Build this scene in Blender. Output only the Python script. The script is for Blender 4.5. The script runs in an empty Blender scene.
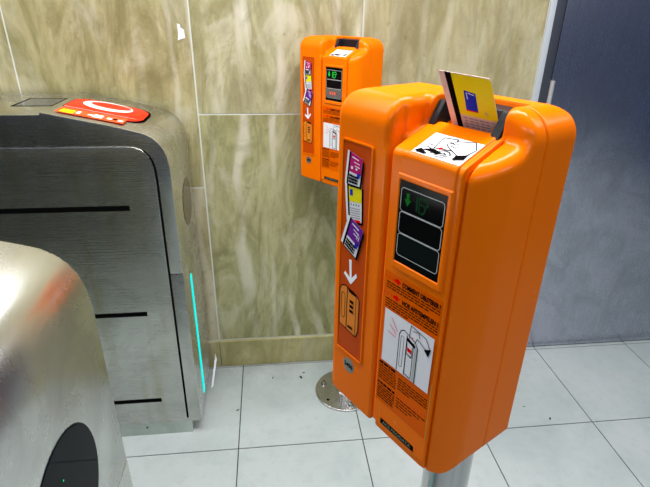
import bpy, bmesh, math, random
import numpy as np
from mathutils import Vector, Matrix

random.seed(7)
scene = bpy.context.scene
COL = scene.collection

# ------------------------------------------------------------------ materials
def srgb(r, g, b):
    f = lambda c: (c / 255 / 12.92) if c / 255 <= .04045 else ((c / 255 + .055) / 1.055) ** 2.4
    return (f(r), f(g), f(b), 1)

class NT:
    def __init__(s, name):
        s.m = bpy.data.materials.new(name); s.m.use_nodes = True
        s.t = s.m.node_tree; s.b = s.t.nodes['Principled BSDF']
    def n(s, kind, **kw):
        d = s.t.nodes.new(kind)
        for k, v in kw.items():
            if k in d.inputs: d.inputs[k].default_value = v
            else: setattr(d, k, v)
        return d
    def l(s, a, b): s.t.links.new(a, b)
    def coords(s, scale=(1, 1, 1), loc=(0, 0, 0), rot=(0, 0, 0), kind='Object'):
        c = s.n('ShaderNodeTexCoord'); m = s.n('ShaderNodeMapping')
        m.inputs['Scale'].default_value = scale; m.inputs['Location'].default_value = loc; m.inputs['Rotation'].default_value = rot
        s.l(c.outputs[kind], m.inputs['Vector']); return m.outputs[0]
    def noise(s, vec, scale, detail=4, rough=.5, dist=0.):
        d = s.n('ShaderNodeTexNoise'); d.inputs['Scale'].default_value = scale; d.inputs['Detail'].default_value = detail
        d.inputs['Roughness'].default_value = rough; d.inputs['Distortion'].default_value = dist
        s.l(vec, d.inputs['Vector']); return d.outputs['Fac']
    def ramp(s, fac, stops):
        d = s.n('ShaderNodeValToRGB'); e = d.color_ramp.elements
        while len(e) < len(stops): e.new(.5)
        for x, (p, c) in zip(e, stops): x.position = p; x.color = c
        s.l(fac, d.inputs[0]); return d.outputs[0]
    def mix(s, fac, a, b, blend='MIX'):
        d = s.n('ShaderNodeMix'); d.data_type = 'RGBA'; d.blend_type = blend
        for i, v in ((0, fac), (6, a), (7, b)):
            if hasattr(v, 'links') or isinstance(v, bpy.types.NodeSocket): s.l(v, d.inputs[i])
            else: d.inputs[i].default_value = v
        return d.outputs[2]
    def maprange(s, v, a, b, c, d_):
        d = s.n('ShaderNodeMapRange'); s.l(v, d.inputs[0])
        for i, x in zip((1, 2, 3, 4), (a, b, c, d_)): d.inputs[i].default_value = x
        return d.outputs[0]
    def bump(s, h, strength=.1, dist=.001):
        d = s.n('ShaderNodeBump'); d.inputs['Strength'].default_value = strength; d.inputs['Distance'].default_value = dist
        s.l(h, d.inputs['Height']); s.l(d.outputs[0], s.b.inputs['Normal'])
    def set(s, **kw):
        for k, v in kw.items():
            k = {'color': 'Base Color', 'rough': 'Roughness', 'metal': 'Metallic', 'coat': 'Coat Weight', 'spec': 'Specular IOR Level',
                 'emit': 'Emission Color', 'estr': 'Emission Strength', 'coatr': 'Coat Roughness'}[k]
            if isinstance(v, bpy.types.NodeSocket): s.l(v, s.b.inputs[k])
            else: s.b.inputs[k].default_value = v
        return s

def plain(name, c, rough=.5, metal=0., **kw):
    t = NT(name); t.set(color=c, rough=rough, metal=metal, **kw); return t.m
def glow(name, c, s):
    t = NT(name); t.set(color=(0.01, .01, .01, 1), emit=c, estr=s, rough=.4, spec=0.); return t.m

def mat_orange(name, dark=False):
    t = NT(name)
    v = t.coords()
    big = t.noise(v, 9, 3)
    wear = t.noise(t.coords(scale=(1, 1, .25)), 60, 5, .7)
    a, b = ((srgb(236, 108, 0), srgb(242, 118, 0)) if not dark else (srgb(184, 66, 4), srgb(194, 74, 6)))
    c = t.mix(big, a, b)
    scuff = t.maprange(wear, .69, .80, 0, .30)
    c = t.mix(scuff, c, srgb(120, 58, 10))
    t.set(color=c, rough=.5, spec=0., coat=.24, coatr=t.maprange(t.noise(v, 25, 4), .3, .8, .16, .30))
    t.b.inputs['Coat IOR'].default_value = 1.6
    t.bump(t.noise(v, 700, 2), .03, .0004)
    return t.m
ORANGE = mat_orange('orange_plastic')
PANEL = mat_orange('dull_orange_plaque', True)

def mat_steel(name, base, rough, scale, smudge=.25, metal=1., tint=None, bump=.06, wavy=False):
    t = NT(name)
    br = t.noise(t.coords(scale=scale), 1.0, 3, .6)
    sm = t.noise(t.coords(), 5.5, 5, .65, 1.2)
    dr = t.noise(t.coords(scale=(9, 9, 1.1)), 2.2, 4, .6)
    c = t.mix(t.maprange(sm, .35, .75, 0, 1), base, tuple(x * .72 for x in base[:3]) + (1,))
    if tint: c = t.mix(t.maprange(dr, .5, .75, 0, .5), c, tint)
    t.set(color=c, metal=metal, rough=t.maprange(sm if wavy else t.mix(.5, br, sm), .3, .7, rough - .07, rough + smudge * .5))
    if wavy:
        lw = t.noise(t.coords(scale=(26, .25, 9)), 1.0, 2, .5)
        t.bump(lw, .10, .0012)
    else: t.bump(br, bump, .0006)
    return t.m
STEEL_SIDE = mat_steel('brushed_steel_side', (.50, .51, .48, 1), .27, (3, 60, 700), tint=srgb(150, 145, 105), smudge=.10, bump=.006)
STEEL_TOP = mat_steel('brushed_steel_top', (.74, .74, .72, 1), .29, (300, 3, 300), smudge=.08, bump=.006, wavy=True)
STEEL_DOOR = mat_steel('door_steel', (.50, .52, .60, 1), .30, (500, 500, 4), smudge=.03, bump=.002)
CHROME = plain('polished_steel', (.46, .46, .455, 1), .11, 1.)
FLANGE = mat_steel('flange_steel', (.60, .59, .57, 1), .27, (60, 60, 60))
EDGE = plain('polished_edge_steel', (.85, .86, .86, 1), .18, 1.)
PLINTH = mat_steel('plinth_steel', (.60, .66, .62, 1), .5, (5, 60, 300))
DARKSTEEL = plain('dark_frame_steel', srgb(98, 102, 112), .4, .8)
STRIP = plain('zinc_edge_trim', srgb(205, 212, 218), .45, .35)
BLACK = plain('black_gap', (.003, .003, .003, 1), .7, spec=0.)
BEZEL = plain('charcoal_plastic', srgb(27, 28, 33), .38, spec=.2)
GLASSBLK = plain('black_screen_glass', (.003, .004, .004, 1), .3, spec=0., coat=.05, coatr=.08)
WHITE = plain('white_print', srgb(226, 228, 232), .45)
WHITEB = plain('white_sticker', srgb(244, 246, 250), .35)
GREYP = plain('grey_print', srgb(150, 152, 156), .5)
INK = plain('black_ink', (.006, .005, .005, 1), .5, spec=0.)
BROWNINK = plain('brown_black_ink', (.04, .012, .002, 1), .5, spec=0.)
REDINK = plain('red_ink', srgb(232, 14, 4), .45, spec=0.)
MAGENTA = plain('magenta_print', srgb(180, 14, 104), .4, spec=.1)
PURPLE = plain('purple_print', srgb(104, 26, 140), .4, spec=.1)
YELLOW = plain('yellow_print', srgb(225, 214, 0), .4, spec=.15)
YELLOWD = plain('yellow_ticket_print', srgb(238, 218, 0), .4, spec=.15)
BLUE = plain('blue_print', srgb(14, 36, 176), .4, spec=.1)
PINK = plain('pale_pink_paper', srgb(226, 200, 186), .5)
POSTER = plain('poster_orange_film', srgb(222, 92, 0), .35, spec=0., coat=.2)
AMBER = plain('amber_print', srgb(226, 128, 18), .45)
RIM = plain('worn_yellow_edge', srgb(198, 140, 20), .45)
LINEGREY = plain('screen_line_grey', srgb(176, 182, 180), .4)
SCREENDK = plain('dim_lcd', srgb(18, 24, 24), .3, spec=0.)
DIMGREEN = glow('dim_green_lcd', (.0, .30, .03, 1), .28)
DIMGREEN2 = glow('dim_green_icon', (.0, .10, .02, 1), .28)
LITGREEN = glow('lit_green_lcd', (.02, .9, .08, 1), .8)
LITRED = glow('lit_red_lcd', (1., .13, .05, 1), 1.1)
LCDLIT = plain('red_lcd_back', srgb(92, 84, 80), .3)
REDPAD = plain('red_orange_pad', srgb(252, 40, 2), .4, 0, spec=.1, coat=.3)
REDPAD2 = plain('orange_red_sticker', srgb(240, 84, 38), .38, spec=.1)
CYAN = glow('cyan_led', (.0, .82, .74, 1), 1.25)
SCRLIVID = NT('badge_metal')
SCRLIVID.set(color=srgb(140, 150, 145), rough=.35, metal=.7); BADGE = SCRLIVID.m
BROWNGLASS = plain('smoked_sensor_glass', srgb(74, 66, 34), .22)
DARKGLASS = plain('dark_sensor_glass', srgb(13, 18, 23), .10, spec=0., coat=.25)
PAPERW = plain('white_scrap_paper', srgb(225, 228, 235), .6)

def mat_stone(name, seed, white, base1, base2):
    t = NT(name)
    v = t.coords(loc=(seed, seed * .7, 0))
    warp = t.noise(t.coords(scale=(2.2, 2.2, .8), loc=(seed, 0, seed)), 1.8, 4, .55, .6)
    v2 = t.coords(scale=(4.2, 4.2, 1.15), loc=(seed * 2, 0, 0))
    band = t.noise(v2, 1.25, 6, .6, 2.4)
    fine = t.noise(t.coords(scale=(14, 14, 3.6), loc=(seed, 1, 0)), 1.2, 6, .65, 1.6)
    pit = t.noise(v, 70, 5, .7)
    c = t.ramp(band, [(.25, base2), (.45, base1), (.6, base2), (.78, base1)])
    c = t.mix(t.maprange(fine, .38, .68, 0, .42), c, tuple(x * .62 for x in base2[:3]) + (1,))
    w = t.n('ShaderNodeTexWave'); w.wave_type = 'BANDS'; w.bands_direction = 'X'
    w.inputs['Scale'].default_value = 1.15; w.inputs['Distortion'].default_value = 9.; w.inputs['Detail'].default_value = 3.5
    w.inputs['Detail Scale'].default_value = .9; w.inputs['Phase Offset'].default_value = seed
    t.l(t.coords(scale=(2.6, 2.6, .9), loc=(seed, 0, seed * 1.3)), w.inputs['Vector'])
    wv = t.maprange(w.outputs['Fac'], .72, .98, 0, white)
    wm = t.n('ShaderNodeMath', operation='MULTIPLY'); t.l(wv, wm.inputs[0]); t.l(t.maprange(warp, .42, .62, 0, 1), wm.inputs[1])
    c = t.mix(wm.outputs[0], c, srgb(214, 210, 194))
    bl = t.noise(t.coords(scale=(3.2, 3.2, 1.5), loc=(seed, 4, seed)), 1.1, 5, .62, 2.2)
    c = t.mix(t.maprange(bl, .52, .66, 0, .25 + .45 * white), c, srgb(198, 194, 172))
    c = t.mix(t.maprange(bl, .46, .34, 0, .55), c, tuple(x * .70 for x in base2[:3]) + (1,))
    c = t.mix(t.maprange(pit, .62, .78, 0, .4), c, srgb(210, 205, 170))
    c = t.mix(t.maprange(t.noise(v, 45, 4, .6), .62, .8, 0, .5), c, srgb(84, 78, 44))
    t.set(color=c, rough=t.maprange(fine, .3, .7, .28, .48), spec=.4)
    t.bump(fine, .08, .001)
    return t.m
SB1, SB2 = srgb(178, 166, 122), srgb(150, 140, 92)
STONES = [mat_stone('travertine_warm', 3.1, .35, srgb(166, 158, 116), srgb(134, 127, 84)),
          mat_stone('travertine_veined', 7.4, 1.0, srgb(180, 176, 140), srgb(144, 138, 98)),
          mat_stone('travertine_green', 11.9, .6, srgb(170, 166, 124), srgb(132, 130, 82)),
          mat_stone('travertine_smooth', 17.3, .35, srgb(180, 170, 134), srgb(154, 144, 104)),
          mat_stone('travertine_skirting', 23.3, .1, srgb(176, 170, 120), srgb(158, 150, 100))]
GROUT = plain('pale_grout', srgb(202, 206, 200), .7)

def mat_tile():
    t = NT('floor_tile')
    v = t.coords(kind='Generated') if False else t.coords()
    a = t.noise(v, 2.6, 5, .6, .4)
    b = t.noise(v, 22, 6, .7)
    c = t.ramp(a, [(.3, srgb(162, 173, 175)), (.5, srgb(176, 186, 186)), (.72, srgb(186, 191, 194))])
    c = t.mix(t.maprange(b, .5, .8, 0, .45), c, srgb(150, 158, 156))
    c = t.mix(t.maprange(t.noise(t.coords(loc=(3, 2, 0)), 75, 4, .7), .68, .8, 0, .8), c, srgb(112, 116, 112))
    g = t.n('ShaderNodeTexCoord'); sx = t.n('ShaderNodeSeparateXYZ'); t.l(g.outputs['Object'], sx.inputs[0])
    grime = t.maprange(sx.outputs['Y'], 1.55, 1.85, 0, .5)      # grime swept against the wall
    gm = t.n('ShaderNodeMath', operation='MULTIPLY'); t.l(grime, gm.inputs[0]); t.l(t.maprange(t.noise(v, 5, 5, .7), .3, .6, 0, 1), gm.inputs[1])
    gx = t.maprange(sx.outputs['X'], .4, .0, 0, 1)
    gm2 = t.n('ShaderNodeMath', operation='MULTIPLY'); t.l(gm.outputs[0], gm2.inputs[0]); t.l(gx, gm2.inputs[1])
    c = t.mix(gm2.outputs[0], c, srgb(112, 116, 112))
    t.set(color=c, rough=t.maprange(a, .3, .7, .30, .42), spec=.4)
    t.bump(b, .05, .0005)
    return t.m
TILE = mat_tile()
JOINT = plain('dark_floor_joint', srgb(62, 66, 66), .8)

# ------------------------------------------------------------------ mesh helpers
def link(name, me, mats, parent=None, smooth=True):
    o = bpy.data.objects.new(name, me); COL.objects.link(o)
    if not isinstance(mats, (list, tuple)): mats = [mats]
    for m in mats: me.materials.append(m)
    if parent: o.parent = parent
    return o
def from_bm(name, bm, mats, parent=None, smooth=None):
    bmesh.ops.recalc_face_normals(bm, faces=bm.faces)
    me = bpy.data.meshes.new(name); bm.to_mesh(me); bm.free()
    if smooth is not None:
        me.shade_smooth()
        me.set_sharp_from_angle(angle=math.radians(smooth))
    return link(name, me, mats, parent)
def struct(o): o['kind'] = 'structure'; return o
def tag(o, label, cat, group=None):
    o['label'] = label; o['category'] = cat
    if group: o['group'] = group
    return o
def empty(name, loc, rz=0):
    o = bpy.data.objects.new(name, None); COL.objects.link(o); o.location = loc; o.rotation_euler = (0, 0, rz)
    o.empty_display_size = .05; return o
def add_box(bm, a, b, mi=0):
    vs = [bm.verts.new((x, y, z)) for x in (a[0], b[0]) for y in (a[1], b[1]) for z in (a[2], b[2])]
    for f in ((0, 1, 3, 2), (4, 6, 7, 5), (0, 4, 5, 1), (2, 3, 7, 6), (0, 2, 6, 4), (1, 5, 7, 3)):
        bm.faces.new([vs[i] for i in f]).material_index = mi
def box(name, a, b, mats, parent=None, bevel=0, seg=2):
    bm = bmesh.new(); add_box(bm, a, b)
    if bevel: bmesh.ops.bevel(bm, geom=bm.edges[:], offset=bevel, segments=seg, affect='EDGES', profile=.5)
    return from_bm(name, bm, mats, parent, 40 if bevel else None)
def prism_y(bm, pts, y0, y1, mi=0):
    A = [bm.verts.new((x, y0, z)) for x, z in pts]; B = [bm.verts.new((x, y1, z)) for x, z in pts]
    fs = [bm.faces.new(A), bm.faces.new(B[::-1])]
    n = len(pts)
    for i in range(n): fs.append(bm.faces.new((A[i], B[i], B[(i + 1) % n], A[(i + 1) % n])))
    for f in fs: f.material_index = mi
    return fs
def lathe(name, prof, mats, parent=None, loc=(0, 0, 0), n=48, smooth=35):
    bm = bmesh.new(); rings = []
    for r, z in prof:
        if r < 1e-6: rings.append([bm.verts.new((loc[0], loc[1], loc[2] + z))])
        else: rings.append([bm.verts.new((loc[0] + r * math.cos(2 * math.pi * k / n), loc[1] + r * math.sin(2 * math.pi * k / n), loc[2] + z)) for k in range(n)])
    for a, b in zip(rings, rings[1:]):
        for k in range(n):
            k2 = (k + 1) % n
            if len(a) == 1: bm.faces.new((a[0], b[k], b[k2]))
            elif len(b) == 1: bm.faces.new((a[k], b[0], a[k2]))
            else: bm.faces.new((a[k], b[k], b[k2], a[k2]))
    return from_bm(name, bm, mats, parent, smooth)

# ---- implicit surface -> mesh (surface nets)
def rmax(a, b, r):
    return np.minimum(np.maximum(a, b), -r) + np.hypot(np.maximum(a + r, 0), np.maximum(b + r, 0))
def rmin(a, b, r): return -rmax(-a, -b, r)
def nets(f, lo, hi, h):
    lo = np.array(lo, float); n = np.ceil((np.array(hi) - lo) / h).astype(int) + 1
    ax = [lo[i] + h * np.arange(n[i]) for i in range(3)]
    X, Y, Z = np.meshgrid(*ax, indexing='ij')
    F = f(X, Y, Z)
    S = F < 0
    cell = np.zeros(tuple(n - 1), bool); allin = np.ones(tuple(n - 1), bool)
    acc = np.zeros(tuple(n - 1) + (3,)); cnt = np.zeros(tuple(n - 1))
    sl = lambda d, i: slice(d, n[i] - 1 + d)
    for dx in (0, 1):
        for dy in (0, 1):
            for dz in (0, 1):
                s = S[sl(dx, 0), sl(dy, 1), sl(dz, 2)]; cell |= s; allin &= s
    act = cell & ~allin
    for axis in range(3):
        oth = [i for i in range(3) if i != axis]
        for d1 in (0, 1):
            for d2 in (0, 1):
                o = [0, 0, 0]; o[oth[0]] = d1; o[oth[1]] = d2; p = list(o); p[axis] = 1
                a = F[sl(o[0], 0), sl(o[1], 1), sl(o[2], 2)]; b = F[sl(p[0], 0), sl(p[1], 1), sl(p[2], 2)]
                m = ((a < 0) != (b < 0)) & act
                t = np.where(m, a / np.where(m, a - b, 1), 0)
                for i in range(3):
                    acc[..., i] += np.where(m, o[i] + (t if i == axis else 0), 0)
                cnt += m
    idx = -np.ones(tuple(n - 1), np.int64); ii = np.argwhere(act); idx[act] = np.arange(len(ii))
    V = lo + h * (ii + acc[act] / cnt[act][:, None])
    for _ in range(3):                                   # pull every vertex on to the true surface
        e = h * .25
        d = f(V[:, 0], V[:, 1], V[:, 2])
        g = np.stack([(f(V[:, 0] + (e if i == 0 else 0), V[:, 1] + (e if i == 1 else 0), V[:, 2] + (e if i == 2 else 0)) -
                       f(V[:, 0] - (e if i == 0 else 0), V[:, 1] - (e if i == 1 else 0), V[:, 2] - (e if i == 2 else 0))) / (2 * e) for i in range(3)], 1)
        st = d[:, None] * g / np.maximum((g * g).sum(1), .25)[:, None]
        V = V - np.clip(st, -h * .5, h * .5) * .8
    Q = []
    for axis in range(3):
        o1, o2 = [(1, 2), (2, 0), (0, 1)][axis]
        p = [slice(0, n[i] - 1) for i in range(3)]; q = [slice(0, n[i] - 1) for i in range(3)]
        q[axis] = slice(1, n[axis])
        for k in (o1, o2): p[k] = slice(1, n[k] - 1); q[k] = slice(1, n[k] - 1)
        a = S[tuple(p)]; b = S[tuple(q)]
        for flip, m in ((False, a & ~b), (True, ~a & b)):
            e = np.argwhere(m)
            if not len(e): continue
            e[:, o1] += 1; e[:, o2] += 1
            def at(d1, d2):
                c = e.copy(); c[:, o1] -= d1; c[:, o2] -= d2; return idx[c[:, 0], c[:, 1], c[:, 2]]
            q4 = np.stack([at(1, 1), at(0, 1), at(0, 0), at(1, 0)], 1)
            Q.append(q4[:, ::-1] if flip else q4)
    return V, np.concatenate(Q)
def sdf_mesh(name, f, lo, hi, h, mat, parent=None, off=(0, 0, 0)):
    V, Q = nets(f, lo, hi, h)
    V = V + np.array(off)
    me = bpy.data.meshes.new(name)
    me.vertices.add(len(V)); me.vertices.foreach_set('co', V.ravel())
    me.loops.add(Q.size); me.loops.foreach_set('vertex_index', Q.ravel().astype(np.int32))
    me.polygons.add(len(Q)); me.polygons.foreach_set('loop_start', np.arange(0, Q.size, 4, dtype=np.int32))
    me.update(calc_edges=True); me.validate()
    me.shade_smooth()
    return link(name, me, mat, parent)

# ---- flat prints: layers of polygons in (a, b), each a hair above the last
def text_polys(txt, width, height, x0=0, y0=0, bold=0., ang=0.):
    cu = bpy.data.curves.new('t', 'FONT'); cu.body = txt; cu.size = 1; cu.offset = bold; cu.resolution_u = 3
    o = bpy.data.objects.new('t', cu); COL.objects.link(o)
    dg = bpy.context.evaluated_depsgraph_get(); me = bpy.data.meshes.new_from_object(o.evaluated_get(dg))
    P = np.array([v.co[:2] for v in me.vertices]); lo = P.min(0); hi = P.max(0)
    P = (P - lo) / (hi - lo) * np.array((width, height))
    c, s = math.cos(ang), math.sin(ang)
    P = np.stack([P[:, 0] * c - P[:, 1] * s + x0, P[:, 0] * s + P[:, 1] * c + y0], 1)
    r = [[tuple(P[i]) for i in f.vertices] for f in me.polygons]
    bpy.data.objects.remove(o); bpy.data.curves.remove(cu); bpy.data.meshes.remove(me)
    return r
def rect(x0, y0, x1, y1): return [(x0, y0), (x1, y0), (x1, y1), (x0, y1)]
def rrect(x0, y0, x1, y1, r, n=5):
    P = []
    for cx, cy, a in ((x1 - r, y0 + r, -90), (x1 - r, y1 - r, 0), (x0 + r, y1 - r, 90), (x0 + r, y0 + r, 180)):
        for k in range(n + 1):
            t = math.radians(a + 90 * k / n); P.append((cx + r * math.cos(t), cy + r * math.sin(t)))
    return P
def ell(cx, cy, a, b, n=28, t0=0, t1=360):
    return [(cx + a * math.cos(math.radians(t0 + (t1 - t0) * k / n)), cy + b * math.sin(math.radians(t0 + (t1 - t0) * k / n))) for k in range(n if t1 - t0 == 360 else n + 1)]
def ring(P, w):                # outline strokes of a closed polygon
    return stroke(P + [P[0]], w)
def stroke(P, w):
    out = []
    for (x0, y0), (x1, y1) in zip(P, P[1:]):
        d = math.hypot(x1 - x0, y1 - y0)
        if d < 1e-9: continue
        nx, ny = -(y1 - y0) / d * w / 2, (x1 - x0) / d * w / 2
        ex, ey = (x1 - x0) / d * w * .3, (y1 - y0) / d * w * .3
        out.append([(x0 - ex + nx, y0 - ey + ny), (x0 - ex - nx, y0 - ey - ny), (x1 + ex - nx, y1 + ey - ny), (x1 + ex + nx, y1 + ey + ny)])
    return out
def quadmap(q, P):             # unit square -> quad TL,TR,BR,BL ; (s,t) t up
    (tl, tr, br, bl) = [np.array(k) for k in q]
    return [tuple(bl * (1 - s) * (1 - t) + br * s * (1 - t) + tr * s * t + tl * (1 - s) * t) for s, t in P]
class Print:
    def __init__(s): s.L = []
    def add(s, polys, mat, lvl=None):
        if polys and isinstance(polys[0], tuple): polys = [polys]
        s.L.append((polys, mat, lvl if lvl is not None else len(s.L))); return s
    def build(s, name, fn, parent, step=.00015, base=.0004):
        bm = bmesh.new(); mats = []
        for polys, mat, lvl in s.L:
            if mat not in mats: mats.append(mat)
            for p in polys:
                vs = [bm.verts.new(fn(a, b, base + step * lvl)) for a, b in p]
                try: f = bm.faces.new(vs); f.material_index = mats.index(mat)
                except ValueError: pass
        me = bpy.data.meshes.new(name); bm.to_mesh(me); bm.free()
        return link(name, me, mats, parent)

# ------------------------------------------------------------------ camera (fitted to the photograph)
FPX, PITCH, YAW, ROLL = 495.93, .4484, .1165, .0169
F = Vector((math.sin(YAW) * math.cos(PITCH), math.cos(YAW) * math.cos(PITCH), -math.sin(PITCH)))
R = Vector((math.cos(YAW), -math.sin(YAW), 0)); U = R.cross(F)
R2 = R * math.cos(ROLL) + U * math.sin(ROLL); U2 = -R * math.sin(ROLL) + U * math.cos(ROLL)
cd = bpy.data.cameras.new('camera'); cam = bpy.data.objects.new('camera', cd); COL.objects.link(cam)
cam.matrix_world = Matrix(((R2.x, U2.x, -F.x, 0), (R2.y, U2.y, -F.y, 0), (R2.z, U2.z, -F.z, 1.5), (0, 0, 0, 1)))
cd.sensor_width = 36; cd.lens = FPX * 36 / 650; cd.clip_start = .02
scene.camera = cam

# ------------------------------------------------------------------ setting
YW = 1.8516
TS, TX, TY = .4703, -.1527, 1.3628
bm = bmesh.new()
add_box(bm, (-3.2, -2.0, -.05), (3.2, YW + .05, -.0025), 1)
g = .0021
for i in range(-7, 7):
    for j in range(-8, 2):
        x0, x1 = TX + i * TS + g, TX + (i + 1) * TS - g; y0, y1 = TY + j * TS + g, min(TY + (j + 1) * TS - g, YW + .02)
        x0, x1, y0 = max(x0, -3.2), min(x1, 3.2), max(y0, -2.)
        if y1 > y0 and x1 > x0: add_box(bm, (x0, y0, -.012), (x1, y1, 0), 0)
struct(from_bm('floor', bm, [TILE, JOINT]))

bm = bmesh.new()
add_box(bm, (-3.2, YW + .0015, 0), (1.0045, YW + .12, 2.9), 5)
J = [-3.2, -2.6, -2.012, -1.425, -.838, -.2515, .3372, 1.0045]
gj = .0028
for k in range(7):
    x0, x1 = J[k], J[k + 1]
    if k == 5: hs = [(0, .14, 4), (.143, 1.137, 2), (1.137, 2.9, 1)]
    elif k == 6: hs = [(0, .14, 4), (.143, 2.9, 3)]
    else: hs = [(0, .14, 4), (.143, .86, 3), (.86, 2.9, 0)]
    for z0, z1, mi in hs:
        add_box(bm, (x0 + gj, YW - (.012 if mi == 4 else 0), z0 + (gj if z0 > .2 else 0.002)), (x1 - gj if mi != 4 else x1 - .001, YW + .02, z1 - gj), mi)
struct(from_bm('wall_back', bm, STONES + [GROUT]))
# right of the stone: zinc strip, dark frame, steel door
struct(box('trim_1', (1.0045, YW - .006, 0), (1.0275, YW + .1, 2.9), STRIP, bevel=.0012))
d = box('trim_2', (1.0275, YW - .003, 0), (1.0640, YW + .1, 2.9), DARKSTEEL, bevel=.001); struct(d)
struct(box('wall_right', (1.0640, YW + .012, 0), (3.2, YW + .1, 2.9), BLACK))
door = box('door_1', (1.0668, YW - .002, .006), (2.05, YW + .011, 2.88), STEEL_DOOR, bevel=.0012); struct(door)
hg = lathe('hinge', [(0, 0), (.0085, 0), (.0085, .052), (.0075, .053), (.0075, .055), (.0085, .056), (.0085, .11), (0, .11)], plain('hinge_steel', (.6, .6, .6, 1), .35, .5), door, (1.0705, YW - .008, 1.145), 24)
box('hinge_leaf', (1.072, YW - .0045, 1.145), (1.083, YW - .0015, 1.255), plain('hinge_leaf_steel', (.5, .5, .5, 1), .35, 1.), door, bevel=.0006)

# ------------------------------------------------------------------ ticket validators
W_, D_, H_ = .2328, .147, .475
UL = -.009
def plan(u, v):
    cu, cv = (W_ - UL) / 2, D_ / 2
    pu, pv = u - (W_ + UL) / 2, v - cv
    r = np.where(pu < 0, np.where(pv < 0, .014, .014), np.where(pv < 0, .042, .012))
    qx, qy = np.abs(pu) - cu + r, np.abs(pv) - cv + r
    return np.minimum(np.maximum(qx, qy), 0) + np.hypot(np.maximum(qx, 0), np.maximum(qy, 0)) - r
KS = .42                       # steepness of the sloping top
S5 = math.sqrt(1 + KS * KS)
def slope(v, w, c=.4195): return (w - c - KS * v) / S5
def shell(u, v, w):
    b = rmax(plan(u, v), w - H_, .036)
    qa, qb = np.abs(u - (W_ + UL) / 2) - (W_ - UL) / 2 + .028, .0005 - w + .028
    b = np.maximum(b, np.minimum(np.maximum(qa, qb), 0) + np.hypot(np.maximum(qa, 0), np.maximum(qb, 0)) - .028)
    b = rmax(b, .0005 - w, .008)
    d1 = rmax(.0945 - u, v - .056, .004)
    cut = rmax(d1, -slope(v, w), .006)
    b = rmax(b, -cut, .014)
    d2 = np.maximum(np.maximum(np.abs(u - .1492) - .0492, v - .099), -slope(v, w, .412))
    b = rmax(b, -d2, .0015)
    gro = rmax(np.abs(u - .0975) - .0046, v - .020, .001)
    b = rmax(b, -gro, .0055)
    g2 = np.maximum(np.abs(u - .2030) - .0014, np.maximum(v - .055, -(b + .005)))
    b = rmax(b, -g2, .0012)
    return b
def housing_f(u, v, w): return rmax(shell(u, v, w), v - .0832, .0012)
def cover_f(u, v, w): return rmax(shell(u, v, w), .0845 - v, .0012)
def panel_f(u, v, w):
    b = np.maximum(np.abs(u - .1508) - .0505, v - .060)
    front = rmax(-.0013 - v, slope(v, w, .4210), .006)
    b = rmax(b, rmax(front, .014 - w, .004), .0014)
    fr = rmax(-.0042 - v, slope(v, w, .4245), .005)
    fr = rmax(rmax(rmax(np.abs(u - .1545) - .0400, v - .058, .002), .2775 - w, .003), fr, .0016)
    fr2 = rmax(-.0028 - v, slope(v, w, .4228), .005)
    fr2 = rmax(rmax(rmax(np.abs(u - .1545) - .0400, v - .058, .002), .39 - w, .002), fr2, .0014)
    fr = np.maximum(fr, w - .3965)
    scr = np.maximum(np.maximum(np.abs(u - .1533) - .0352, np.abs(w - .3388) - .0515), v + .0028)
    fr = rmax(fr, -scr, .0006)
    return np.minimum(np.minimum(b, fr), fr2)
PU, PV = .190, .072            # where the pole stands under the body
ZB = .935
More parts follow.
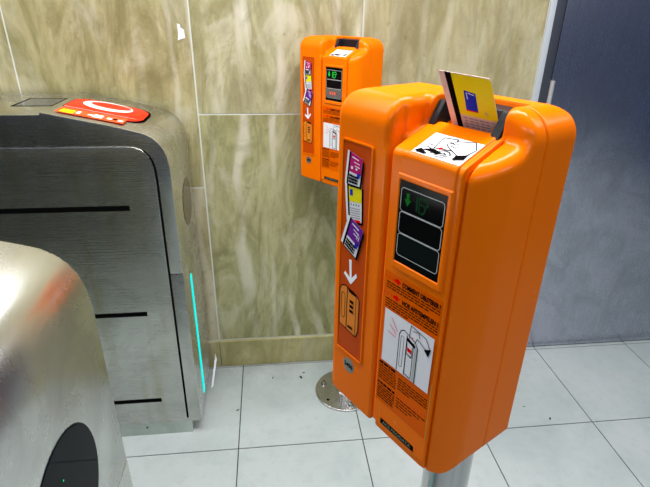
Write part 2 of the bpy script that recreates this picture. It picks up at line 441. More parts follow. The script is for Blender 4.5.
def build_validator(root, lit, src=None):
    off = (-PU, -PV, ZB)
    def place(o):
        return o
    fn = lambda v0: (lambda a, b, h: (a - PU, v0 - h - PV, ZB + b))
    if src is None:
        sdf_mesh('housing', housing_f, (-.015, -.006, -.006), (W_ + .006, .092, H_ + .006), .0017, ORANGE, root, off)
        sdf_mesh('rear_cover', cover_f, (-.015, .078, -.006), (W_ + .006, D_ + .006, H_ + .006), .0020, ORANGE, root, off)
        fpn = sdf_mesh('front_panel', panel_f, (.097, -.008, .008), (.205, .066, .460), .0011, ORANGE, root, off)
        # card slot bezel
        b = bmesh.new()
        def px(u0, u1, prof):
            A = [b.verts.new((u0 - PU, v - PV, ZB + w)) for v, w in prof]; B = [b.verts.new((u1 - PU, v - PV, ZB + w)) for v, w in prof]
            b.faces.new(A); b.faces.new(B[::-1]); n = len(prof)
            for i in range(n): b.faces.new((A[i], A[(i + 1) % n], B[(i + 1) % n], B[i]))
        fin = [(.049, .434), (.051, .4425), (.0665, .4685), (.098, .4690), (.098, .430), (.049, .430)]
        px(.1010, .1105, fin); px(.1865, .1975, fin)
        px(.1105, .1865, [(.079, .430), (.079, .4672), (.098, .4690), (.098, .430)])
        px(.1105, .1865, [(.0475, .430), (.0475, .4405), (.0590, .4425), (.0590, .430)])
        bmesh.ops.bevel(b, geom=b.edges[:], offset=.0008, segments=1, affect='EDGES')
        from_bm('card_slot_bezel', b, BEZEL, root)
        # left plaque with its raised lip
        b = bmesh.new()
        rr = rrect(.0106, .0934, .0672, .4140, .003)
        def loft(P, v0, v1):
            A = [b.verts.new((a - PU, v0 - PV, ZB + c)) for a, c in P]; B = [b.verts.new((a - PU, v1 - PV, ZB + c)) for a, c in P]
            b.faces.new(B)
            for i in range(len(P)): b.faces.new((A[i], A[(i + 1) % len(P)], B[(i + 1) % len(P)], B[i]))
            return B
        loft(rr, .010, -.0012)
        plq = from_bm('side_plaque', b, PANEL, root)
        b = bmesh.new()
        ro, ri = rrect(.0096, .0924, .0684, .4152, .004), rrect(.0118, .0946, .0660, .4130, .002)
        n = len(ro)
        o0 = [b.verts.new((a - PU, .004 - PV, ZB + c)) for a, c in ro]; o1 = [b.verts.new((a - PU, -.0022 - PV, ZB + c)) for a, c in ro]
        i1 = [b.verts.new((a - PU, -.0022 - PV, ZB + c)) for a, c in ri]; i0 = [b.verts.new((a - PU, .002 - PV, ZB + c)) for a, c in ri]
        for k in range(n):
            k2 = (k + 1) % n
            b.faces.new((o0[k], o0[k2], o1[k2], o1[k])); b.faces.new((o1[k], o1[k2], i1[k2], i1[k])); b.faces.new((i1[k], i1[k2], i0[k2], i0[k]))
        from_bm('plaque_rim', b, ORANGE, plq, 30)
        # the tickets printed on the plaque
        def ticket_print(q, kind):
            p = Print(); m = lambda P: quadmap(q, P)
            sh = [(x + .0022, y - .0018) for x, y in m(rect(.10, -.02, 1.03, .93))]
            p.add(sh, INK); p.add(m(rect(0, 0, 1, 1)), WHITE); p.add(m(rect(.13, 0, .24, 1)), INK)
            top = {'magenta': MAGENTA, 'yellow': YELLOW, 'purple': PURPLE}[kind]
            if kind == 'yellow':
                p.add(m(rect(.24, .52, 1, 1)), top); p.add(m(rect(.30, .68, .48, .84)), BLUE)
                p.add([m(rect(.34, .90, .78, .95))], INK)
                p.add([m(rect(a, .43, a + .06, .47)) for a in (.34, .5, .66, .82)], INK)
                p.add([m(rect(.30, y, .92, y + .025)) for y in (.10, .16, .22, .28, .34)], GREYP)
                p.add(m(rect(.5, 0, .95, .06)), REDINK)
            else:
                p.add(m(rect(.24, .40, 1, 1)), top)
                p.add([m(rect(.34, .86, .78, .90)), m(rect(.5, .74, .86, .77)), m(rect(.56, .63, .9, .66))], WHITE)
                p.add([m(ell(.40, .55, .07, .05, 12)), m(ell(.70, .56, .07, .04, 12))] if kind == 'magenta' else ring(m(rect(.78, .58, .92, .72)), .0006), WHITE)
                p.add(m(rect(.78, .30, .96, .46)), BLUE)
                p.add([m(rect(.28, y, .88, y + .06)) for y in (.06, .16, .26)] + [m(rect(.32 + .1 * k, .05, .36 + .1 * k, .34)) for k in range(5)], INK)
            return p
        base = -.0012
        ticket_print([(.0169, .3585), (.0507, .3630), (.0537, .312), (.0235, .3062)], 'yellow').build('yellow_ticket_sticker', fn(base), plq)['label'] = 'yellow and white printed ticket sticker'
        ticket_print([(.0226, .4022), (.0520, .3960), (.0478, .3595), (.0180, .3581)], 'magenta').build('magenta_ticket_sticker', fn(base - .0012), plq)['label'] = 'magenta and white printed ticket sticker'
        ticket_print([(.0288, .3161), (.0594, .3035), (.0462, .2587), (.0138, .2722)], 'purple').build('purple_ticket_sticker', fn(base - .0012), plq)['label'] = 'purple and white printed ticket sticker'
        p = Print()
        p.add([[(.0318, .2505), (.0372, .2515), (.0388, .2215), (.0345, .2210)], [(.0215, .2245), (.0245, .2290), (.0375, .2215), (.0378, .2135), (.0360, .2135)],
               [(.0480, .2350), (.0500, .2300), (.0378, .2135), (.0366, .2215)]], WHITEB)
        p.build('down_arrow_sticker', fn(base), plq)
        p = Print()                                     # little drawing of a validator
        O = [(.0145, .1375), (.0140, .1960), (.0180, .2035), (.0260, .2065), (.0520, .2010), (.0572, .1960), (.0572, .1440), (.0530, .1330), (.0480, .1325)]
        p.add([O], AMBER); p.add(ring(O, .0017), INK); p.add(stroke([(.031, .206), (.031, .136)], .0015), INK)
        p.add(ring(rrect(.0185, .152, .0265, .193, .003, 3), .0009), INK)
        p.add([[(.031, .206), (.046, .2045), (.053, .1985), (.036, .2000)]], INK)
        p.add([rect(.0375, .184, .0460, .1885), rect(.0375, .176, .0460, .1805), rect(.0375, .168, .0460, .1725)], INK)
        p.add(stroke([(.0515, .199), (.0515, .134)], .001), INK); p.add([rect(.035, .1405, .046, .1445)], INK)
        p.build('validator_pictogram', fn(base), plq)
        # number badge
        p = Print(); p.add(ell(.0392, .0712, .0122, .0125, 36), BADGE); pass
        p.add(text_polys('3496', .0190, .0092, .0297, .0666, .04), INK)
        p.build('number_badge', fn(.0), root)
        # slot sticker with hand and card drawing, on the sloping top
        def sl(a, b, h):                      # a along u, b up the slope, measured from the front edge
            v = .0008 + b / S5; w = .4228 + KS * v + h / S5
            return (a - PU, v - h * KS / S5 - PV, ZB + w)
        p = Print(); X0, X1, Y1 = .1270, .1935, .0400
        p.add(rect(X0, 0, X1, Y1), WHITEB)
        q = lambda P: [(X0 + (X1 - X0) * s, Y1 * t) for s, t in P]
        k = .0013
        p.add(stroke(q([(.02, .22), (.16, .36), (.30, .30)]), k) + stroke(q([(.02, .36), (.14, .48), (.24, .46)]), k) + stroke(q([(.10, .02), (.20, .20), (.34, .22)]), k), INK)
        p.add([q([(.12, .20), (.30, .34), (.52, .26), (.46, .14), (.30, .18)]), q([(.02, .10), (.10, .24), (.30, .08), (.26, .02), (.10, .04)])], INK)
        p.add([q([(.30, .36), (.26, .86), (.52, .92), (.62, .44)])], WHITEB)
        p.add(ring(q([(.30, .36), (.26, .86), (.52, .92), (.62, .44)]), k), INK)
        p.add([q([(.37, .40), (.42, .34), (.47, .40), (.42, .48)])], REDINK)
        p.add([q([(.44, .62), (.56, .84), (.86, .98), (.98, .70), (.93, .40), (.80, .30), (.60, .44), (.50, .50)])], WHITEB)
        p.add(stroke(q([(.44, .62), (.56, .84), (.84, .98), (.98, .70), (.93, .40)]), k) + stroke(q([(.44, .62), (.52, .52), (.62, .44), (.80, .30)]), k)
              + stroke(q([(.46, .74), (.58, .68), (.62, .78)]), k) + stroke(q([(.52, .60), (.64, .56), (.66, .66)]), k), INK)
        p.add([q([(.95, .42), (.82, .26), (.74, .10), (.95, .36)]), q([(.78, .30), (.95, .44), (.97, .22), (.80, .10)])], INK)
        p.add(stroke(q([(.34, .10), (.52, .36), (.64, .34), (.70, .24), (.58, .02)]), k) + stroke(q([(.42, .04), (.56, .26), (.62, .22), (.50, .02)]), k), INK)
        p.build('card_slot_sticker', sl, fpn, step=.0001, base=.0003)
        # instruction poster
        p = Print()
        p.add(rect(.1040, .0585, .1985, .2680), POSTER)
        p.add([rect(.1985, .0585, .2000, .150)], RIM, 0)
        def dots(x0, x1, y, n, mat=REDINK, s=.0011):
            return [ell(x0 + (x1 - x0) * k / (n - 1), y, s, s, 8) for k in range(n)]
        def arrow(x, y): return [[(x - .005, y + .0022), (x, y + .0026), (x, y + .005), (x + .007, y), (x, y - .005), (x, y - .0026), (x - .005, y - .0022)]]
        for y in (.2600, .2365): p.add(dots(.1055, .1185, y, 3), REDINK, 2); p.add(arrow(.1262, y), REDINK, 2)
        p.add(text_polys('COMMENT OBLITERER ?', .0620, .0070, .1352, .2562, .045), INK)
        p.add(text_polys('HOE AFSTEMPELEN ?', .0590, .0070, .1380, .2322, .045), INK)
        rnd = random.Random(5)
        def fine(x0, x1, y, h=.0017):
            out = []; x = x0
            while x < x1 - .001:
                l = min(rnd.uniform(.003, .009), x1 - x); out.append(rect(x, y, x + l, y + h)); x += l + .0012
            return out
        for y, x1 in ((.2525, .197), (.2488, .197), (.2451, .180)): p.add(fine(.1085, x1, y), BROWNINK, 3)
        for y, x1 in ((.2285, .197), (.2248, .197), (.2211, .197), (.2174, .150)): p.add(fine(.1085, x1, y), BROWNINK, 3)
        # white picture field
        x0, x1, y0, y1 = .1105, .1950, .1325, .2150
        p.add(rect(x0, y0, x1, y1), WHITE)
        q = lambda P: [(x0 + (x1 - x0) * s, y0 + (y1 - y0) * t) for s, t in P]
        BO = q([(.34, .02), (.34, .70), (.37, .78), (.43, .82), (.66, .74), (.72, .66), (.72, .0), (.62, .0), (.50, .0)])
        LG = LINEGREY
        p.add([q([(.66, .0), (.66, .70), (.74, .64), (.74, .0)])], LG)
        p.add(stroke(BO[:7], .0013) + stroke(q([(.50, .76), (.50, .03)]), .0016) + stroke(q([(.64, .70), (.64, .02)]), .001) + ring(rrect(*q([(.38, .12)])[0], *q([(.44, .70)])[0], .002, 3), .0007), INK)
        p.add([q([(.49, .74), (.67, .68), (.67, .62), (.49, .68)])], INK)
        p.add(stroke(q([(.51, .66), (.51, .44), (.62, .42), (.62, .62)]), .0008), INK); p.add([q([(.525, .57), (.61, .55), (.61, .48), (.525, .50)])], REDINK)
        p.add([q([(.52, .45), (.62, .43), (.62, .41), (.52, .43)]), q([(.52, .06), (.63, .04), (.63, .02), (.52, .04)])], INK)
        p.add(stroke(q([(.54, .70), (.56, .98), (.86, .92), (.96, .76), (.86, .74), (.70, .82), (.66, .72)]), .0010) + stroke(q([(.60, .90), (.72, .94), (.74, .86)]), .0008), INK)
        p.add([q([(.84, .72), (.97, .80), (.93, .64)])], INK)
        p.add([q([(.58, .78), (.62, .76), (.62, .80)])], REDINK)
        p.add(stroke(q([(.14, .76), (.28, .66)]), .0010) + stroke(q([(.10, .62), (.27, .60)]), .0010) + stroke(q([(.16, .90), (.30, .72)]), .0010), REDINK)
        # lower columns of fine print
        p.add(fine(.1062, .1385, .1245, .0038), INK, 3); p.add(fine(.1062, .1400, .0895, .0038), INK, 3)
        for k in range(6): p.add(fine(.1062, .140 if k else .138, .1200 - k * .0042, .0020), BROWNINK, 3)
        for k in range(6): p.add(fine(.1062, .140, .0850 - k * .0040, .0022), BROWNINK, 3)
        for y in (.1265, .0935): p.add(dots(.1440, .1950, y, 9, s=.0009), REDINK, 2)
        for k in range(5): p.add(fine(.1435, .196 - (.03 if k == 4 else 0), .1200 - k * .0042, .0020), BROWNINK, 3)
        for k in range(4): p.add(fine(.1435, .196 - .01 * k, .0865 - k * .0048, .0020), BROWNINK, 3)
        p.build('instruction_poster', fn(-.0013), fpn, step=.00008, base=.0004)
        # maker's label
        p = Print(); p.add(rrect(.1170, .0205, .1828, .0302, .001, 2), INK); p.add(text_polys('ACS PRODATA', .056, .0052, .1215, .0228, .02), plain('label_green_grey', srgb(96, 126, 110), .5))
        p.build('maker_label', fn(-.0013), fpn)
        p = Print(); p.add(stroke([(.1140, .050), (.1140, .0175), (.1890, .0175)], .0006), RIM); p.build('label_groove', fn(-.0013), fpn)
        # pole and foot
        lathe('pole', [(.0335, .008), (.0335, ZB + .012), (0, ZB + .012)], CHROME, root)
        flg = lathe('base_flange', [(0, 0), (.127, 0), (.127, .0085), (.1245, .0105), (.040, .0105), (.0335, .0165)], FLANGE, root, n=72)
        for a in (205, 325, 85):
            x, y = .098 * math.cos(math.radians(a)), .098 * math.sin(math.radians(a))
            lathe('anchor_bolt', [(0, .028), (.0045, .028), (.0050, .026), (.0050, .018), (.0088, .018), (.0095, .016), (.0095, .0112), (.013, .0112), (.013, .0100)], CHROME, flg, (x, y, 0), 20)
        for a in (145, 265, 25):
            x, y = .100 * math.cos(math.radians(a)), .100 * math.sin(math.radians(a))
            lathe('flange_hole', [(0, .0109), (.0060, .0109), (.0060, .0104)], BLACK, flg, (x, y, 0), 20)
    else:
        for ch in src.children:
            if ch.name.split('.')[0] == 'display_screen': continue
            c = ch.copy(); COL.objects.link(c); c.parent = root
            for gc in ch.children:
                d = gc.copy(); COL.objects.link(d); d.parent = c
    # display: three outlined windows
    p = Print(); base = -.0028
    p.add(rect(.1183, .2875, .1882, .3902), GLASSBLK)
    wins = [(.1213, .3535, .1853, .3815), (.1213, .3262, .1853, .3525), (.1213, .2972, .1853, .3252)]
    for k, wn in enumerate(wins): p.add(ring(rrect(*wn, .004, 4), .0009), LINEGREY, 1)
    p.add(rrect(.1228, .2988, .1838, .3236, .003), LCDLIT if lit else SCREENDK, 1)
    gm = LITGREEN if lit else DIMGREEN; g2 = LITGREEN if lit else DIMGREEN2
    p.add([[(.1300, .3765), (.1345, .3765), (.1345, .3690), (.1375, .3690), (.1322, .3610), (.1270, .3690), (.1300, .3690)]], gm, 2)
    hand = [(.150, .376), (.1595, .377), (.163, .371), (.1592, .3685), (.1585, .3625), (.1555, .3588)]
    p.add(stroke([(.1465, .376), (.1465, .3600)], .0022) + stroke(hand, .0020) + stroke([(.150, .376), (.150, .360), (.1555, .3588)], .0016) + stroke([(.150, .3695), (.159, .3690)], .0016), g2, 2)
    if not lit: p.add(stroke([(.163, .371), (.178, .3645)], .0006) + stroke([(.1592, .3625), (.174, .3570)], .0006), SCREENDK, 2)
    if lit:
        p.add([rect(.136 + .0095 * k, .3075, .1415 + .0095 * k, .3155) for k in range(3)], LITRED, 2)
    p.build('display_screen', fn(base), root, step=.0001, base=.0002)

def local_frame(az): # rotation so that local x runs along the front towards the viewer's right
    return math.atan2(-math.cos(az), -math.sin(az))
U0 = -.1475
def validator_root(x, y, az):
    ux, uy = -math.sin(az), -math.cos(az); vx, vy = math.cos(az), -math.sin(az)
    return (x + (PU + U0) * ux + PV * vx, y + (PU + U0) * uy + PV * vy, 0), local_frame(az)
NEAR, FAR = (.1628, .4979, -.522), (.207, 1.6188, -.7078)
loc, rz = validator_root(*NEAR)
v1 = empty('ticket_validator', loc, rz)
build_validator(v1, False)
tag(v1, 'large orange ticket validator in the foreground, yellow ticket in its top slot', 'ticket validator', 'orange ticket validators on steel poles')
loc, rz = validator_root(*FAR)
v2 = empty('ticket_validator', loc, rz)
build_validator(v2, True, v1)
tag(v2, 'smaller orange ticket validator standing near the stone wall, empty slot, lit green and red display', 'ticket validator', 'orange ticket validators on steel poles')

# ---- yellow ticket held in the near validator's slot
def near_pt(u, v, w):
    az = NEAR[2]; ux, uy = -math.sin(az), -math.cos(az); vx, vy = math.cos(az), -math.sin(az)
    return Vector((NEAR[0] + (u + U0) * ux + v * vx, NEAR[1] + (u + U0) * uy + v * vy, ZB + w))
tl, tr = near_pt(.1222, .035, .5047), near_pt(.1825, .045, .5017)
bl, br = near_pt(.1285, .0635, .4417), near_pt(.1867, .0732, .4388)
org = (tl + tr + bl + br) / 4
ex = ((tr - tl) + (br - bl)).normalized(); ez = ((tl - bl) + (tr - br)).normalized(); ey = ez.cross(ex).normalized()
tk_root = empty('ticket', bl, 0)
def tkmap(s, t, h):
    p = bl * (1 - s) * (1 - t) + br * s * (1 - t) + tr * s * t + tl * (1 - s) * t
    return p - ey * h - bl
p = Print()
def front(P): return P
cr = [(0, -.12), (1, -.12), (1.0, .93)] + [(1.0 - .06 * (1 - math.cos(math.radians(a))), .93 + .07 * math.sin(math.radians(a))) for a in (30, 60, 90)] + [(.012, 1.0), (0, .985)]
bm = bmesh.new()
A = [bm.verts.new(tkmap(s, t, 0)) for s, t in cr]; B = [bm.verts.new(tkmap(s, t, -.0005)) for s, t in cr]
bm.faces.new(A); bm.faces.new(B[::-1])
for i in range(len(cr)): bm.faces.new((A[i], A[(i + 1) % len(cr)], B[(i + 1) % len(cr)], B[i]))
from_bm('card_paper', bm, PINK, tk_root)
p.add([(.135, -.12), (.245, -.12), (.245, 1.0), (.12, 1.0)], INK)
p.add([(.245, .30), (1.0, .30), (1.0, .93), (.985, .965), (.94, .985), (.245, .985)], YELLOWD)
p.add([(.40, .40), (.64, .39), (.655, .71), (.43, .74)], BLUE)
p.add(rect(.40, .385, .64, .405), REDINK)
for k in range(5): p.add([rect(.30 + .11 * j + .015 * (k % 2), .24 - k * .05, .385 + .11 * j + .012 * (j % 2), .262 - k * .05) for j in range(6)], GREYP, 4)
p.add(stroke([(.475, .70), (.475, .60)], .016) + stroke([(.51, .70), (.58, .685), (.62, .68)], .014), WHITE, 4)
p.add(stroke([(.80, .44), (.80, .38)], .008) + ring(ell(.80, .385, .03, .025, 10), .007) + stroke([(.76, .41), (.84, .405)], .006), GREYP, 4)
p.build('card_print', tkmap, tk_root, step=.00008, base=.0002)
tag(tk_root, 'yellow ticket card with black stripe, upright in the slot of the large orange validator', 'ticket')

# ------------------------------------------------------------------ station gates (steel cabinets)
XE = -.2945
prof = [(-2.3, .060), (XE, .060), (XE, 1.040), (-.2958, 1.066), (-.2995, 1.090), (-.3065, 1.112), (-.3175, 1.131), (-.3330, 1.147),
        (-.3530, 1.159), (-.3780, 1.1668), (-.4446, 1.1842), (-.5350, 1.2034), (-.6268, 1.2226), (-.6272, 1.2155), (-2.3, 1.2155)]
SZ = .700
def gate(root, y0, y1, wy, wz, wr, wmat, full):
    # root is at (XE, y0, 0); geometry is laid out in local coordinates
    ox, oy = XE, y0
    T = lambda bm: bmesh.ops.translate(bm, verts=bm.verts, vec=(-ox, -oy, 0))
    def bev(bm, off):
        es = [e for e in bm.edges if len(e.link_faces) == 2 and e.calc_face_angle(0) > math.radians(35)]
        bmesh.ops.bevel(bm, geom=es, offset=off, segments=2, clamp_overlap=True, affect='EDGES', profile=.6)
    bm = bmesh.new()
    up = [(-2.3, SZ + .0012), (XE, SZ + .0012)] + prof[2:]
    fs = prism_y(bm, up, y0, y1)
    bmesh.ops.recalc_face_normals(bm, faces=bm.faces)
    bev(bm, .0034)
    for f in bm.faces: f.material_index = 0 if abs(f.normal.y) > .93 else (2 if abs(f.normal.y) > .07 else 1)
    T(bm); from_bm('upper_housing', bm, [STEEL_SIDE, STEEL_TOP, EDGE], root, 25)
    bm = bmesh.new()
    prism_y(bm, [(-2.3, .06), (XE, .06), (XE, SZ - .0012), (-2.3, SZ - .0012)], y0, y1)
    bmesh.ops.recalc_face_normals(bm, faces=bm.faces); bev(bm, .0016)
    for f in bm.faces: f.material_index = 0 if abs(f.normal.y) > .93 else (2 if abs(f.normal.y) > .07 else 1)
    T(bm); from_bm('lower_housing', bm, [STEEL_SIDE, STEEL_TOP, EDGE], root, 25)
    bm = bmesh.new(); add_box(bm, (-2.29, y0 + .004, .0), (XE - .036, y1 - .004, .068)); T(bm)
    from_bm('plinth', bm, PLINTH, root)
    bm = bmesh.new(); add_box(bm, (-2.29, y0 + .006, SZ - .006), (XE - .003, y1 - .006, SZ + .006)); T(bm); from_bm('seam_filler', bm, BLACK, root)
    # sensor window on the end face
    bm = bmesh.new()
    P = ell(wy, wz, wr, wr * .98, 48)
    a = [bm.verts.new((XE + .0003, y, z)) for y, z in P]; b_ = [bm.verts.new((XE + .0016, wy + (y - wy) * .985, wz + (z - wz) * .985)) for y, z in P]
    bm.faces.new(b_)
    for i in range(48): bm.faces.new((a[i], a[(i + 1) % 48], b_[(i + 1) % 48], b_[i]))
    T(bm); from_bm('sensor_window', bm, wmat, root)
    # light strip
    bm = bmesh.new()
    yc = y0 + .128
    P = rrect(yc - .0130, .085, yc + .0130, .630, .012, 4)
    a = [bm.verts.new((XE - .001, y, z)) for y, z in P]; b_ = [bm.verts.new((XE + .0018, y, z)) for y, z in P]
    bm.faces.new(b_)
    for i in range(len(P)): bm.faces.new((a[i], a[(i + 1) % len(P)], b_[(i + 1) % len(P)], b_[i]))
    T(bm); from_bm('light_strip', bm, CYAN, root)
    if not full: return
    # inner side panel, proud of the frame, with a black gasket showing at its right edge
    def panel_outline(dx, dz):
        o = [(-2.28, .079)] + [(-.3445 + dx, .079), (-.3385 + dx, .955), (-.3378 + dx, 1.020), (-.3393 + dx, 1.060 + dz), (-.3440 + dx, 1.082 + dz), (-.3530 + dx, 1.100 + dz), (-.3680 + dx, 1.115 + dz), (-.3860 + dx, 1.1225 + dz), (-.4100, 1.1245 + dz), (-2.28, 1.1245 + dz)]
        return o
    bm = bmesh.new(); prism_y(bm, panel_outline(.0055, -.002), y0 - .0012, y0 + .01); T(bm); from_bm('panel_gasket', bm, BLACK, root)
    bm = bmesh.new(); prism_y(bm, panel_outline(0, 0), y0 - .0060, y0 + .01)
    bmesh.ops.recalc_face_normals(bm, faces=bm.faces); bev(bm, .0036)
    for f in bm.faces: f.material_index = 0 if abs(f.normal.y) > .93 else 1
    T(bm); from_bm('side_panel', bm, [STEEL_SIDE, EDGE], root, 25)
    for z, h in ((.9370, .0165), (.5560, .0165), (.1790, .0165)):
        bm = bmesh.new(); add_box(bm, (-.98, y0 - .0066, z - h / 2), (-.4262, y0 + .004, z + h / 2)); T(bm); from_bm('ventilation_slot', bm, BLACK, root)
    bm = bmesh.new(); add_box(bm, (-1.42, y0 - .0066, .9370 - .008), (-1.0, y0 + .004, .9370 + .008)); T(bm); from_bm('ventilation_slot', bm, BLACK, root)
    # recessed display on the flat part of the top
    dz = 1.2155
    bm = bmesh.new()
    O = [(-.759, y0 + .130), (-.640, y0 + .130), (-.640, y0 + .270), (-.759, y0 + .270)]
    I = [(-.751, y0 + .138), (-.645, y0 + .138), (-.645, y0 + .262), (-.751, y0 + .262)]
    def rg(P, z): return [bm.verts.new((x, y, z)) for x, y in P]
    a = rg(O, dz + .0004); b_ = rg(I, dz + .0006); 
    for i in range(4): bm.faces.new((a[i], a[(i + 1) % 4], b_[(i + 1) % 4], b_[i]))
    T(bm); dfr = from_bm('display_frame', bm, BLACK, root)
    bm = bmesh.new(); bm.faces.new(rg(I, dz + .0005)); T(bm); from_bm('display_glass', bm, plain('gate_display_glass', srgb(70, 72, 76), .15), dfr)
    # red pad and strip sticker on the sloping lid
    sl_ = .2108
    def lid(x, y, h): return (x + h * sl_ - ox, y - oy, 1.2226 - sl_ * (x + .6268) + h)
    def solid(name, P, h0, h1, mat, sm=None):
        bm = bmesh.new()
        a = [bm.verts.new(lid(x, y, h0)) for x, y in P]; b_ = [bm.verts.new(lid(x, y, h1)) for x, y in P]
        cx = sum(x for x, y in P) / len(P); cy = sum(y for x, y in P) / len(P)
        c = [bm.verts.new(lid(cx + (x - cx) * .985, cy + (y - cy) * .97, h1 + .0012)) for x, y in P]
        n = len(P); bm.faces.new(c)
        for i in range(n):
            bm.faces.new((a[i], a[(i + 1) % n], b_[(i + 1) % n], b_[i])); bm.faces.new((b_[i], b_[(i + 1) % n], c[(i + 1) % n], c[i]))
        return from_bm(name, bm, mat, root, 50)
    yb = y0
    solid('pad_surround', rrect(-.6080, yb + .078, -.3780, yb + .270, .058, 8), -.001, .0006, BLACK)
    pad = solid('red_signal_pad', rrect(-.6040, yb + .078, -.3830, yb + .262, .058, 8), 0, .0020, REDPAD)
    p = Print()
    p.add(rect(-.5980, yb + .032, -.4185, yb + .100), REDPAD2)
    p.add([rect(-.590, yb + .040, -.555, yb + .078)], YELLOW)
    p.add([rect(-.550, yb + .050, -.540, yb + .080), rect(-.520, yb + .056, -.495, yb + .068), rect(-.505, yb + .045, -.480, yb + .080),
           rect(-.468, yb + .052, -.455, yb + .070), rect(-.438, yb + .050, -.424, yb + .066)], WHITEB, 2)
    p.add([rect(-.453, yb + .055, -.441, yb + .072)], INK, 2)
    p.build('sticker_strip', lambda x, y, h: lid(x, y, h), root, base=.0036)
    # white loop printed on the pad
    p = Print()
    outer = ell(-.5015, yb + .205, .0720, .0560, 40); inner = ell(-.4960, yb + .217, .0590, .0350, 40)
    p.add([[outer[i], outer[(i + 1) % 40], inner[(i + 1) % 40], inner[i]] for i in range(40)], WHITEB)
    p.add(stroke([(-.6000, yb + .113), (-.4000, yb + .113)], .0020), WHITEB)
    p.build('pad_print', lambda x, y, h: lid(x, y, h), pad, base=.0036)
    # small screw in the plinth
    bm = bmesh.new()
    P = ell(-.4985, .038, .005, .005, 14)
    bm.faces.new([bm.verts.new((x, y0 + .003, z)) for x, z in P]); T(bm); from_bm('plinth_screw', bm, DARKSTEEL, root)

g1 = empty('ticket_gate', (XE, 1.4587, 0))
gate(g1, 1.4587, 1.8250, 1.680, .870, .086, BROWNGLASS, True)
tag(g1, 'brushed steel gate cabinet against the stone wall, red pad on its sloping top', 'ticket gate')
g2 = empty('ticket_gate', (XE, .352, 0))
gate(g2, .352, .722, .503, .862, .111, DARKGLASS, False)
tag(g2, 'steel gate cabinet nearest the camera, bright rounded top, dark round window in its end', 'ticket gate')
# tiny glowing green dot added on the near gate's window
bm = bmesh.new()
P = ell(.5010, .9140, .0014, .0014, 10)
bm.faces.new([bm.verts.new((XE + .0021 - XE, y - .352, z)) for y, z in P]); o = from_bm('green_dot', bm, glow('green_dot_glow', (0, 1, .3, 1), 1.2), g2)

# ------------------------------------------------------------------ small litter
def scrap(name, P, z, mat, label, cat, parent=None):
    bm = bmesh.new()
    a = [bm.verts.new((x, y, z)) for x, y in P]; b_ = [bm.verts.new((x, y, z + .0012)) for x, y in P]
    bm.faces.new(a[::-1]); bm.faces.new(b_)
    for i in range(len(P)): bm.faces.new((a[i], a[(i + 1) % len(P)], b_[(i + 1) % len(P)], b_[i]))
    return tag(from_bm(name, bm, mat), label, cat)
# slim white paper leaning in the corner between the gate and the skirting
bm = bmesh.new()
Q = [(-.286, 1.700, .0010), (-.278, 1.712, .0010), (-.268, 1.822, .060), (-.272, 1.828, .085), (-.277, 1.815, .058)]
a = [bm.verts.new(q) for q in Q]; b_ = [bm.verts.new((x + .0008, y - .0003, z + .0006)) for x, y, z in Q]
bm.faces.new(a); bm.faces.new(b_[::-1])
for i in range(5): bm.faces.new((a[i], a[(i + 1) % 5], b_[(i + 1) % 5], b_[i]))
tag(from_bm('paper_scrap', bm, PAPERW), 'slim white paper scrap between the steel gate end and the stone skirting', 'paper scrap')
P = [(-.293, 1.437), (-.284, 1.434), (-.283, 1.425), (-.272, 1.417), (-.271, 1.392), (-.283, 1.389), (-.296, 1.384), (-.292, 1.408)]
bm = bmesh.new()
a = [bm.verts.new((x, YW - .0002, z)) for x, z in P]; b_ = [bm.verts.new((x, YW - .0012, z)) for x, z in P]
bm.faces.new(b_)
for i in range(len(P)): bm.faces.new((a[i], a[(i + 1) % len(P)], b_[(i + 1) % len(P)], b_[i]))
tag(from_bm('sticker_remnant', bm, PAPERW), 'small torn white sticker remnant on the stone wall above the far gate', 'sticker remnant')

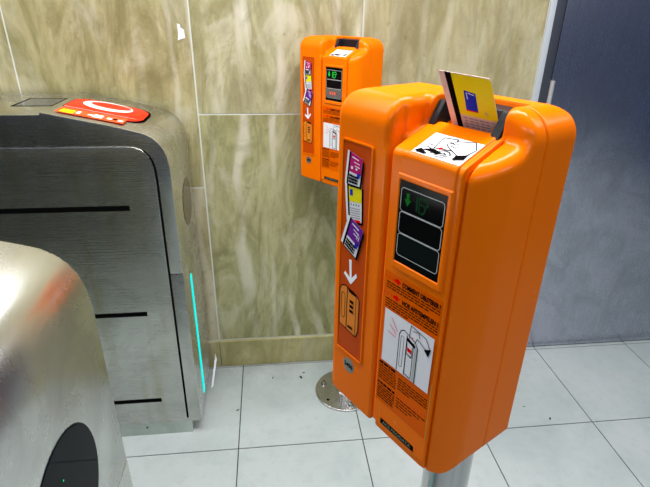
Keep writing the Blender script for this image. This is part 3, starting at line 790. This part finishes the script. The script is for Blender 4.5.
rnd = random.Random(3)
for x, y, r, a in ((-.165, 1.560, .0042, .5), (-.020, 1.742, .0035, 1.2), (.105, 1.735, .0065, 2.), (.120, 1.765, .0040, .3), (.640, 1.640, .0060, 2.2), (1.02, 1.470, .0034, .4), (1.095, 1.395, .0050, 1.)):
    bm = bmesh.new(); bmesh.ops.create_icosphere(bm, subdivisions=2, radius=r)
    for v in bm.verts: v.co = Vector((v.co.x * 1.5, v.co.y * .6, v.co.z * .4)) * rnd.uniform(.75, 1.2)
    o = from_bm('litter_crumb', bm, INK, smooth=60); o.location = (x, y, r * .3); o.rotation_euler = (0, 0, a)
    tag(o, 'tiny dark crumb of litter lying on the grey floor tiles', 'litter', 'dark crumbs scattered on the floor')

# ------------------------------------------------------------------ light
w = bpy.data.worlds.new('world'); scene.world = w; w.use_nodes = True
w.node_tree.nodes['Background'].inputs[0].default_value = (.42, .56, 1.0, 1); w.node_tree.nodes['Background'].inputs[1].default_value = .13
def area(name, loc, size, energy, rot=(0, 0, 0), color=(1, 1, 1)):
    l = bpy.data.lights.new(name, 'AREA'); l.shape = 'RECTANGLE'; l.size, l.size_y = size; l.energy = energy; l.color = color
    o = bpy.data.objects.new(name, l); COL.objects.link(o); o.location = loc; o.rotation_euler = rot; return o
area('ceiling_light', (.25, .80, 2.45), (1.5, .30), 46, color=(1, .98, .94))
area('ceiling_light', (-1.0, 1.20, 2.45), (1.5, .30), 20, color=(1, .98, .94))
area('ceiling_light', (2.0, .80, 2.45), (1.3, .30), 16, color=(1, .98, .94))
area('ceiling_light', (-.75, -.95, 2.45), (1.3, .30), 14, color=(.97, .99, 1))
area('ceiling_light', (.95, -.95, 2.45), (1.3, .30), 16, color=(.97, .99, 1))
area('gate_reflection_light', (-.85, 1.72, 2.12), (2.0, .36), 9, rot=(math.radians(-62), 0, 0), color=(.97, .99, 1))  # unseen light added to put a white reflection on the near gate's top

vs = scene.view_settings
vs.view_transform = 'Standard'; vs.look = 'None'; vs.gamma = 1; vs.use_curve_mapping = False; vs.exposure = 0
